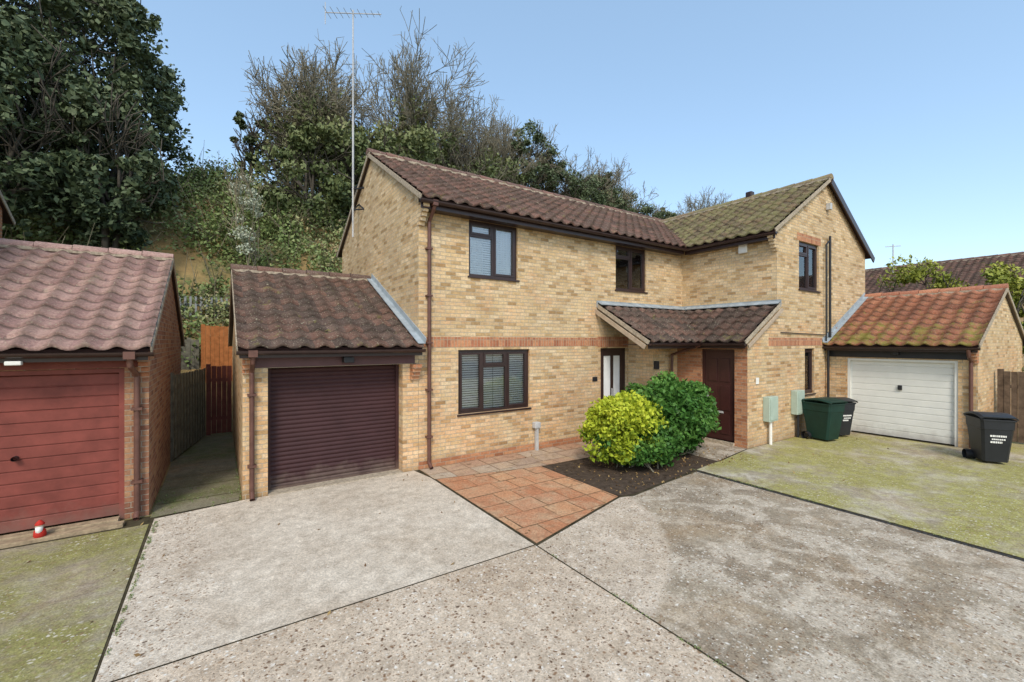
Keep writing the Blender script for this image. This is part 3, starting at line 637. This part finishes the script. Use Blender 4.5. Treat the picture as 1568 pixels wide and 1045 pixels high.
def concrete(name,c1,c2,agg=.5,moss=.0,mosscol=(.20,.20,.05),arc=False,patch=None,aggmask=(.4,.6),aggleft=False,stain=.5):
    t=NT(name,.92,.12); f=t.noise(.9,5,.65,dist=.4); f2=t.noise(6,5,.72); f3=t.noise(60,2,.6)
    c=t.ramp(f,[(.32,c1),(.68,c2)])
    if patch:
        fp=t.noise(1.9,5,.65,dist=.8); c=t.mix(t.ramp(fp,[(.47,0.),(.56,.85)]),c,patch)
    fo=t.noise(.65,5,.68,dist=.5); c=t.mix(t.ramp(fo,[(.50,0.),(.68,stain)]),c,(.33,.22,.115))
    if moss>0:
        g=t.math('ADD',t.noise(.55,5,.7),t.math('MULTIPLY',f2,.3))
        c=t.mix(t.ramp(g,[(.95-moss,0.),(1.12-moss,.85)]),c,mosscol)
    if arc:
        vm=t.n('ShaderNodeVectorMath',_operation='DISTANCE'); t.l(t.pos(),vm.inputs[0]); vm.inputs[1].default_value=(2.1,5.8,0)
        m=t.math('ADD',t.math('MULTIPLY',vm.outputs['Value'],.25),t.math('MULTIPLY',f2,.07))
        am=t.ramp(m,[(.885,1.),(.905,0.)])
        c=t.mix(am,c,t.ramp(f,[(.32,(.47,.385,.285)),(.68,(.62,.53,.42))]))
    # darker worn blotches
    c=t.mix(.75,c,t.ramp(f2,[(.3,(.62,.59,.56)),(.7,(1.22,1.22,1.22))]),'MULTIPLY')
    c=t.mix(.6,c,t.ramp(f3,[(.3,(.5,.5,.5)),(.7,(1.4,1.4,1.4))]),'MULTIPLY')
    h=f3
    if agg>0:
        ms=t.ramp(t.noise(1.1,4,.75),[(aggmask[0],0.),(aggmask[1],1.)])
        if aggleft:
            sx=t.n('ShaderNodeSeparateXYZ'); t.l(t.pos(),sx.inputs[0])
            ed=t.math('ADD',sx.outputs[0],t.math('MULTIPLY',t.noise(1.6,3,.6),1.6)); ms=t.math('MAXIMUM',ms,t.ramp(t.math('MULTIPLY',ed,.5),[(.22,1.),(.5,0.)]))
        wp=t.n('ShaderNodeVectorMath',_operation='ADD'); t.l(t.pos(),wp.inputs[0])
        nz=t.n('ShaderNodeTexNoise'); nz.inputs['Scale'].default_value=18; nz.inputs['Detail'].default_value=1; t.l(t.pos(),nz.inputs['Vector'])
        sc=t.n('ShaderNodeVectorMath',_operation='SCALE'); t.l(nz.outputs['Color'],sc.inputs[0]); sc.inputs['Scale'].default_value=.05; t.l(sc.outputs[0],wp.inputs[1])
        for (vs_,cut) in ((22,.36),(44,.40)):
            v=t.n('ShaderNodeTexVoronoi'); v.inputs['Scale'].default_value=vs_; t.l(wp.outputs[0],v.inputs['Vector'])
            mk_=t.ramp(v.outputs['Distance'],[(.22,1.),(.40,0.)])
            sp=t.n('ShaderNodeSeparateColor'); t.l(v.outputs['Color'],sp.inputs[0])
            sel=t.ramp(sp.outputs[0],[(cut,0.),(cut+.05,1.)])
            m=t.math('MULTIPLY',t.math('MULTIPLY',mk_,ms),t.math('MULTIPLY',sel,agg))
            ac=t.ramp(sp.outputs[1],[(0,(.11,.07,.045)),(.35,(.23,.14,.08)),(.58,(.36,.25,.16)),(.75,(.62,.56,.47)),(1,(.76,.72,.64))])
            c=t.mix(m,c,ac)
    t.col(c); t.bump(h,.5,.012); return t.m
def slab(name,pts,mat,z=.004,th=.0): 
    return mk(name,[(x,y,z) for x,y in pts],[tuple(range(len(pts)))],mat)
M_joint=plain("joint_dirt",(.06,.05,.03),.95,.05,.5,6,.5)
slab("paved_court_base",[(-30,-30),(31,-30),(31,7.89),(-30,7.89)],M_joint,.003)
M_cA=concrete("concrete_drive",(.54,.46,.36),(.66,.585,.475),.9,0,aggmask=(.58,.72),aggleft=True,stain=.22)
M_cB=concrete("concrete_aggregate",(.50,.405,.30),(.64,.54,.42),1.0,0,aggmask=(.22,.44),stain=.4)
M_cC=concrete("concrete_weathered",(.27,.22,.16),(.39,.33,.24),.9,.14,mosscol=(.22,.19,.10),arc=True,patch=(.54,.47,.37),aggmask=(.3,.5),stain=.55)
M_cD=concrete("concrete_mossy",(.33,.28,.20),(.43,.38,.28),.7,.42,(.33,.31,.085),patch=(.54,.49,.39),stain=.4)
M_cE=concrete("concrete_left",(.27,.22,.155),(.38,.33,.24),.7,.42,(.26,.25,.08),patch=(.42,.37,.29),stain=.4)
g_=.010
slab("garage_driveway",[(-.74,4.2+g_),(3.15-g_,4.2+g_),(3.15-g_,7.3),(3.05,7.88),(.35,7.88),(-.74,7.72)],M_cA,.008)
slab("driveway_slab_front",[(-.62,-9),(3.15-g_,-9),(3.15-g_,4.2-g_),(-.70,4.2-g_)],M_cB,.008)
slab("shared_yard_concrete",[(3.15+g_,-9),(7.38,-9),(7.42,4.88),(6.4,4.78),(5.45,4.66),(5.2,4.74),(3.15+g_,4.17)],M_cC,.008)
slab("mossy_yard_concrete",[(7.48,-9),(30,-9),(30,2.3),(14.1,2.3),(14.1,5.25),(9.93,5.25),(8.6,5.05),(7.54,5.0)],M_cD,.008)
M_drain=plain("drain_channel_iron",(.035,.033,.03),.7,.3,.6,14,.8)
dr=empty("drain_channel"); boxes("grate",WORLD,[(7.425,7.475,y,y+.045,.003,.0075) for y in np.arange(-6,4.9,.06)],M_drain,dr); boxes("rails",WORLD,[(7.412,7.425,-6,4.9,.003,.009),(7.475,7.487,-6,4.9,.003,.009)],M_drain,dr)
slab("left_yard_concrete",[(-25,-9),(-.68,-9),(-.78,7.55),(-25,7.75)],M_cE,.008)
M_alley=concrete("alley_paving",(.17,.16,.10),(.26,.235,.165),.2,.35,(.12,.14,.05))
for i in range(9): slab("alley_path" if i==0 else "alley_path.%03d"%i,[(-.79,7.6+i*.75+.01),(.29,7.6+i*.75+.01),(.29,7.6+(i+1)*.75-.01),(-.79,7.6+(i+1)*.75-.01)] if i else [(-.79,7.78),(.25,7.9),(.29,8.34),(-.79,8.34)],M_alley,.012)
def paving(name,cols,poly,size,z,rot=0.0,gap=.008,mossy=.2,pale=(.45,.72)):
    t=NT(name+"_mat",.85,.2); uv=t.uv(); fl=t.n('ShaderNodeVectorMath',_operation='FLOOR'); t.l(uv,fl.inputs[0])
    wn=t.n('ShaderNodeTexWhiteNoise',_noise_dimensions='2D'); t.l(fl.outputs[0],wn.inputs['Vector'])
    n=len(cols); c=t.ramp(wn.outputs['Value'],[(i/(n-1),x) for i,x in enumerate(cols)])
    c=t.mix(t.ramp(t.noise(2.4,5,.78,dist=.5),[(pale[0],0.),(pale[1],.85)]),c,(.50,.36,.22))
    c=t.mix(t.ramp(t.noise(5,5,.75),[(.62-mossy*.3,0.),(.78-mossy*.3,.75)]),c,(.15,.095,.05))
    f=t.noise(40,3,.7); c=t.mix(.7,c,t.ramp(f,[(.3,(.5,.5,.5)),(.7,(1.35,1.35,1.35))]),'MULTIPLY'); t.col(c); t.bump(f,.4,.01)
    vs=[];fs=[];uvs=[]
    P=[V((a,b,0)) for a,b in poly]
    def clip(pl):
        for i in range(len(P)):
            A=P[i];B=P[(i+1)%len(P)];out=[]
            for k in range(len(pl)):
                a=pl[k];b=pl[(k+1)%len(pl)]
                sa=(B.x-A.x)*(a[1]-A.y)-(B.y-A.y)*(a[0]-A.x); sb=(B.x-A.x)*(b[1]-A.y)-(B.y-A.y)*(b[0]-A.x)
                if sa>=0: out.append(a)
                if (sa>=0)!=(sb>=0):
                    q=sa/(sa-sb); out.append((a[0]+(b[0]-a[0])*q,a[1]+(b[1]-a[1])*q))
            pl=out
            if len(pl)<3: return None
        return pl
    x0=min(p.x for p in P);y0=min(p.y for p in P);x1=max(p.x for p in P);y1=max(p.y for p in P)
    k=0; j=0; y=y0
    while y<y1:
        x=x0-(size*.5 if j%2 else 0)
        while x<x1:
            w=size*random.choice((1,1,1.5,.75)); jx=lambda:random.uniform(-.007,.007)
            pl=clip([(x+gap+jx(),y+gap+jx()),(x+w-gap+jx(),y+gap+jx()),(x+w-gap+jx(),y+size-gap+jx()),(x+gap+jx(),y+size-gap+jx())])
            if pl:
                dz=random.uniform(-.0015,.0015); b=len(vs); vs+=[(px,py,z+dz) for px,py in pl]; fs.append(tuple(range(b,b+len(pl)))); uvs+=[(k+.5,.5)]*len(pl); k+=1
            x+=w
        y+=size; j+=1
    mk(name,vs,fs,t.m,None,uvs=uvs)
    slab(name+"_bed",poly,plain(name+"_joint",(.25,.165,.095),.95,.05,.5,9,.5),z-.006)
paving("terracotta_paving",[(.42,.18,.09),(.50,.235,.12),(.54,.29,.15),(.48,.25,.14),(.45,.20,.10)],[(3.18,4.22),(5.2,4.78),(5.2,6.75),(3.18,7.15)],.44,.014)
paving("paved_path",[(.36,.26,.19),(.44,.33,.24),(.42,.25,.16),(.46,.38,.29)],[(3.16,7.17),(5.2,6.77),(9.9,6.6),(9.9,7.88),(3.16,7.88)],.42,.013,mossy=.3)
soil=plain("bed_soil",(.075,.055,.04),.95,.05,.4,10,1.)
slab("planting_bed",[(5.22,4.80),(5.5,4.72),(6.4,4.84),(7.5,4.95),(8.6,5.08),(9.9,5.28),(9.9,6.58),(5.22,6.75)],soil,.009)
slab("porch_path",[(8.4,5.06),(9.93,5.27),(9.93,6.55),(8.5,6.5)],M_cC,.013)
# ---------------------------------------------------------------- foliage
def leaves(name,C,size,tone,mat,parent,flat=.0,asp=.55,up=.35):
    n=len(C); d=rng.normal(size=(n,3)); d/=np.linalg.norm(d,axis=1)[:,None]
    nn=rng.normal(size=(n,3)); nn[:,2]+=up*2; 
    s=np.cross(d,nn); s/=np.linalg.norm(s,axis=1)[:,None]+1e-9
    sz=(size*rng.uniform(.6,1.35,n))[:,None]
    V0=C-d*sz*.5; V1=C+s*sz*asp*.5+np.cross(d,s)*sz*.08; V2=C+d*sz*.5; V3=C-s*sz*asp*.5+np.cross(d,s)*sz*.08
    Vv=np.stack([V0,V1,V2,V3],1).reshape(-1,3); F=np.arange(4*n).reshape(n,4)
    return fastmesh(name,Vv,F,mat,parent,tone=np.clip(tone,0,1))
def cloud(c,r,nclump,nleaf,cr=(.5,1.),shell=.5,flatbot=True):
    c=np.array(c,float); r=np.array(r,float)
    d=rng.normal(size=(nclump,3)); d/=np.linalg.norm(d,axis=1)[:,None]
    rad=rng.uniform(shell,1,nclump)**.6; 
    cc=d*rad[:,None]*r
    crr=rng.uniform(cr[0],cr[1],nclump); ct=rng.uniform(.1,.75,nclump)
    idx=rng.integers(0,nclump,nleaf)
    o=rng.normal(size=(nleaf,3)); on=np.linalg.norm(o,axis=1)[:,None]; o=o/on*rng.uniform(.2,1.15,nleaf)[:,None]**.6
    P=c+cc[idx]+o*crr[idx][:,None]*[1,1,.75]
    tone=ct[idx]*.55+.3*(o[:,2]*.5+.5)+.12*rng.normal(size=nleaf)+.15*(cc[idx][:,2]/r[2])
    return P,tone
def grow(segs,p,d,L,r,dep,spread=.55,up=.12):
    n=3 if dep>2 else 2
    q=np.array(p,float); dd=np.array(d,float)
    for i in range(n):
        dd=dd+rng.normal(0,.13,3)+np.array([0,0,up*.5]); dd/=np.linalg.norm(dd)
        q2=q+dd*L/n; ra=r*(1-.3*i/n); rb=r*(1-.3*(i+1)/n)
        segs.append((q,q2,ra,rb)); q=q2
        if dep>0 and (i<n-1) and rng.random()<.75:
            e=dd+rng.normal(0,spread,3); e/=np.linalg.norm(e); grow(segs,q,e,L*rng.uniform(.5,.75),rb*.5,dep-1,spread,up)
    if dep>0:
        for k in range(2 if rng.random()<.6 else 3):
            e=dd+rng.normal(0,spread*.75,3); e/=np.linalg.norm(e)
            grow(segs,q,e,L*rng.uniform(.65,.85),rb*.72,dep-1,spread,up)
def bare_tree(x,y,top,ivy=.5,dep=5,r=.22,lean=0,wid=3.2):
    z=float(hz(np.array(x),np.array(y)))-.2; Ht=top-z; e=empty("bare_tree"); segs=[]
    nst=random.choice((2,3))
    for k in range(nst):
        d=np.array([rng.normal(lean,.22),rng.normal(0,.2),1.]); d/=np.linalg.norm(d)
        grow(segs,(x+rng.normal(0,.2),y+rng.normal(0,.2),z),d,Ht*.30,r*Ht/11,dep)
    P=np.array([s[1] for s in segs]); zmax=P[:,2].max(); f=Ht/(zmax-z)
    cx=np.percentile(np.abs(P[:,0]-x),97)*f; fx=min(1,wid/cx)
    b=np.array([x,y,z]); sc=np.array([f*fx,f*fx,f]); segs=[(b+(s[0]-b)*sc,b+(s[1]-b)*sc,max(s[2]*f,.017),max(s[3]*f,.014)) for s in segs]
    v,F=tubemesh(segs,4); fastmesh("trunk_and_branches",v,F,M_bark,e)
    if ivy>0:
        big=[s for s in segs if s[2]>.025 and s[0][2]<z+Ht*.6]
        idx=rng.integers(0,len(big),int(9000*ivy)); A=np.array([s[0] for s in big]);B=np.array([s[1] for s in big])
        t=rng.random(len(idx))[:,None]; C=A[idx]*(1-t)+B[idx]*t+rng.normal(0,.42,(len(idx),3))
        leaves("ivy",C,.2,rng.uniform(0,1,len(idx)),M_lfivy,e)
    tw=[s for s in segs if s[2]<.04]; idx=rng.integers(0,len(tw),2500); A=np.array([s[1] for s in tw])[idx]
    dd=rng.normal(size=(len(idx),3)); dd[:,2]+=.5; dd/=np.linalg.norm(dd,axis=1)[:,None]
    sg=[(A[i],A[i]+dd[i]*rng.uniform(.25,.6),.012,.007) for i in range(len(idx)) if A[i][2]+.5<top]
    v,F=tubemesh(sg,3); fastmesh("twigs",v,F,M_twig,e)
def leafy_tree(name,x,y,top,rx,rz,mat,nl=9000,size=.26,ry=None,z0=None,ncl=60):
    z=float(hz(np.array(x),np.array(y)))-.2 if z0 is None else z0; e=empty(name); segs=[]
    cz=top-rz
    for k in range(2):
        grow(segs,(x+rng.normal(0,.1),y,z),(rng.normal(0,.1),rng.normal(0,.1),1),(top-z)*.32,.13,4)
    segs=segs[:1]+[s for s in segs[1:] if s[1][2]<top-.3 and ((s[1][0]-x)/rx)**2<1.0 and ((s[1][1]-y)/rx)**2<1.0]
    v,F=tubemesh([(s[0],s[1],max(s[2],.02),max(s[3],.015)) for s in segs],5); fastmesh("trunk_and_limbs",v,F,M_barkd,e)
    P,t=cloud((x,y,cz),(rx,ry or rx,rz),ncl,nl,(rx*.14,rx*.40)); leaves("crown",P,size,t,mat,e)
for (x,y,top,rx,rz) in ((-7.8,19.5,17.5,2.6,5.5),(-5.2,21.0,19,2.7,6.0),(-3.3,20.6,15.6,1.9,4.8),(-6.6,23,20,2.8,6),(-2.7,23.5,14.4,1.6,3.6),(-10.5,20,18,3,6),(-5.6,18.6,12.0,1.9,3.6),(-2.9,18.9,10.6,1.4,2.6)):
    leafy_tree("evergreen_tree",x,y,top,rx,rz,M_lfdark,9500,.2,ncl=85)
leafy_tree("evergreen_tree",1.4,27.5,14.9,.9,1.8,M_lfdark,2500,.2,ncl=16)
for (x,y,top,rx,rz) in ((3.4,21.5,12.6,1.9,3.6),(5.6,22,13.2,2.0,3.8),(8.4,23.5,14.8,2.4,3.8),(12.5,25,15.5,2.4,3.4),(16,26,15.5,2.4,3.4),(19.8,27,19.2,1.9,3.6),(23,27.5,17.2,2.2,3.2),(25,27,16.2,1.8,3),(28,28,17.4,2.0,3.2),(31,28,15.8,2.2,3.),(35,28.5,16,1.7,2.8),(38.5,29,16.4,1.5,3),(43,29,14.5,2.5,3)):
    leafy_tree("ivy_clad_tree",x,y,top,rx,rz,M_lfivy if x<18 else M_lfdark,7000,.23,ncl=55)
for (x,y,top,iv,wd) in ((3.2,25,17.4,.3,2.2),(5.0,24.5,17.9,.5,2.4),(6.6,25.5,16.4,.5,2.4),(10.0,26,20.5,.45,3),(12.4,27,20.3,.4,3.2),(15.5,27,20.6,.4,3.4),(18.2,28,20.0,.3,3.0),(22,29,18.2,.2,2.8),(26,29,18.6,.2,3),(29.5,29,19.0,.2,3),(33,30,18,.2,3),(46,29,20.0,.0,3.2),(40,30,18.2,0,2.5)):
    bare_tree(x,y,top,iv,5,.16,wid=wd)
def shrubs():
    n=1150; x=rng.uniform(-12,14,n); y=rng.uniform(16.4,25.5,n)
    x2=rng.uniform(14,60,350); y2=rng.uniform(22,29,350); x=np.concatenate([x,x2]);y=np.concatenate([y,y2])
    bare=((x+2.3)/1.9)**2+((y-19.4)/1.5)**2<1
    keep=~(bare&(rng.random(len(x))<.88)); x=x[keep];y=y[keep]
    r=rng.uniform(.3,.95,len(x)); r=np.where(y<17.8,np.minimum(r,.5),r); z=hz(x,y)+r*.35; 
    ct=.5+.35*np.sin(x*.9+1)*np.cos(y*1.1)+rng.normal(0,.2,len(x))
    Nn=130; idx=np.repeat(np.arange(len(x)),Nn); o=rng.normal(size=(len(idx),3)); o/=np.linalg.norm(o,axis=1)[:,None]; o*=rng.uniform(.2,1.2,len(idx))[:,None]**.6
    P=np.stack([x,y,z],1)[idx]+o*r[idx][:,None]
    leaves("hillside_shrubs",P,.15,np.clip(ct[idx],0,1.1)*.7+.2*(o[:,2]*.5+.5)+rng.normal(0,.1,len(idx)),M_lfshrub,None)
    segs=[]
    for i in range(2600):
        k=rng.integers(0,len(x)); p=np.array([x[k],y[k],z[k]]); d=rng.normal(size=3); d[2]=abs(d[2])+.6; d/=np.linalg.norm(d); segs.append((p,p+d*rng.uniform(.6,1.8),.014,.006))
    v,F=tubemesh(segs,3); fastmesh("bramble_stems",v,F,M_twig,None)
shrubs()
# sapling added to stand in for a pale lens-haze streak on the bank
e=empty("haze_streak_sapling"); sg=[]; grow(sg,(.78,17.9,3.2),(0,0,1),1.9,.04,4,.4,.3)
sg=[s for s in sg if abs(s[1][0]-.78)<.7 and s[1][2]<8.4]; v,F=tubemesh([(s[0],s[1],max(s[2],.012),max(s[3],.008)) for s in sg],4); fastmesh("stems",v,F,M_twig,e)
P,t=cloud((.78,17.9,6.9),(.38,.38,1.35),26,1500,(.12,.28)); leaves("leaves",P,.10,t,M_lfpale,e)
def bush(name,parts,mats,size,asp=.6):
    e=empty(name); segs=[]
    for (c,r,ncl,nl,mat) in parts:
        P,t=cloud(c,r,ncl,nl,(.14,.30),.45); P[:,2]=np.abs(P[:,2]-.04)+.04
        leaves("leaves",P,size,t,mat,e,asp=asp,up=.6)
        for k in range(14):
            d=rng.normal(size=3); d[2]=abs(d[2])+.8; d/=np.linalg.norm(d); grow(segs,(c[0]+rng.normal(0,.12),c[1]+rng.normal(0,.12),0),d,.28,.018,2,.4)
    v,F=tubemesh([s for s in segs],4); fastmesh("stems",v,F,M_bark,e)
bush("laurel_bush",[((8.0,6.0,.86),(1.15,.80,.78),120,22000,M_lfgrn)],None,.11)
bush("variegated_bush",[((6.55,5.85,.72),(.74,.66,.62),80,12000,M_lfyel),((6.9,5.66,.42),(.95,.5,.38),60,9000,M_lfgrn)],None,.09)
leafy_tree("conifer_tree",27.6,6.6,6.3,1.6,2.4,M_lfcon,9000,.17,z0=0); leafy_tree("conifer_tree",27.8,4.2,6.0,1.4,2.4,M_lfcon,8000,.17,z0=0)
leafy_tree("conifer_tree",21.6,1.6,4.6,.9,2.3,M_lfgrn,7000,.13,z0=0)
def tufts():
    P=[];
    for i in range(38):
        y=7.6-abs(rng.normal(0,1.6)); P.append((-.71+rng.normal(0,.012),y))
    for i in range(10): P.append((3.15+rng.normal(0,.01),rng.uniform(1.5,4)))
    for i in range(22): P.append((7.485+rng.normal(0,.01),rng.uniform(0,5)))
    for i in range(40): P.append((rng.uniform(14,16),2.25+rng.normal(0,.03)))
    for i in range(30): P.append((rng.uniform(-.8,.3),rng.uniform(7.8,9)))
    for i in range(30): P.append((.28+rng.normal(0,.02),rng.uniform(7.9,11)))
    P=np.array(P); idx=np.repeat(np.arange(len(P)),26); C=np.zeros((len(idx),3)); C[:,:2]=P[idx]+rng.normal(0,.012,(len(idx),2))*np.array([.7,2.5]); C[:,2]=.010+rng.uniform(0,.012,len(idx))
    leaves("joint_weeds",C,.014,rng.random(len(idx))*.8,M_lfshrub,None)
    n=500; C=np.stack([rng.uniform(5.3,9.5,n),rng.uniform(4.8,6.6,n),np.full(n,.02)],1)
    n2=160; C2=np.stack([rng.uniform(-6,15,n2),rng.uniform(3,7.7,n2),np.full(n2,.02)],1); C=np.concatenate([C,C2])
    leaves("fallen_leaves",C,.05,rng.random(len(C)),leafmat("dead_leaves",[(.10,.05,.02),(.25,.15,.06),(.35,.25,.10)]),None,up=3)
tufts()
# ---------------------------------------------------------------- light, sky, camera
az=math.radians(213); el=math.radians(44)
sd=V((math.sin(az)*math.cos(el),math.cos(az)*math.cos(el),math.sin(el)))
L=bpy.data.lights.new("sun","SUN"); L.energy=2.4; L.angle=math.radians(14); L.color=(1,.93,.83)
lo=bpy.data.objects.new("sun",L); scene.collection.objects.link(lo); lo.rotation_euler=sd.to_track_quat('Z','Y').to_euler()
w=bpy.data.worlds.new("World"); scene.world=w; w.use_nodes=True; nt=w.node_tree
sky=nt.nodes.new('ShaderNodeTexSky'); sky.sky_type='NISHITA'; sky.sun_disc=False; sky.sun_elevation=el; sky.sun_rotation=az; sky.air_density=1.0; sky.dust_density=1.5; sky.ozone_density=1.6
mu=nt.nodes.new('ShaderNodeMix'); mu.data_type='RGBA'; mu.blend_type='MULTIPLY'; mu.inputs[0].default_value=1; mu.inputs[7].default_value=(2.15,2.1,1.95,1)
m2=nt.nodes.new('ShaderNodeMix'); m2.data_type='RGBA'; m2.inputs[0].default_value=.42; m2.inputs[7].default_value=(2.75,4.3,6.0,1)   # flat light blue blended in to even out the sky
nt.links.new(sky.outputs[0],mu.inputs[6]); nt.links.new(mu.outputs[2],m2.inputs[6]); nt.links.new(m2.outputs[2],nt.nodes['Background'].inputs[0]); nt.nodes['Background'].inputs[1].default_value=.15
cam=bpy.data.cameras.new("camera"); co=bpy.data.objects.new("camera",cam); scene.collection.objects.link(co); scene.camera=co
cam.sensor_width=36; cam.lens=15.38; cam.clip_end=2000; co.location=(0,0,2.45); co.rotation_euler=(math.radians(90),0,math.radians(-33.8))
scene.view_settings.view_transform='Standard'; scene.view_settings.look='None'; scene.view_settings.exposure=0
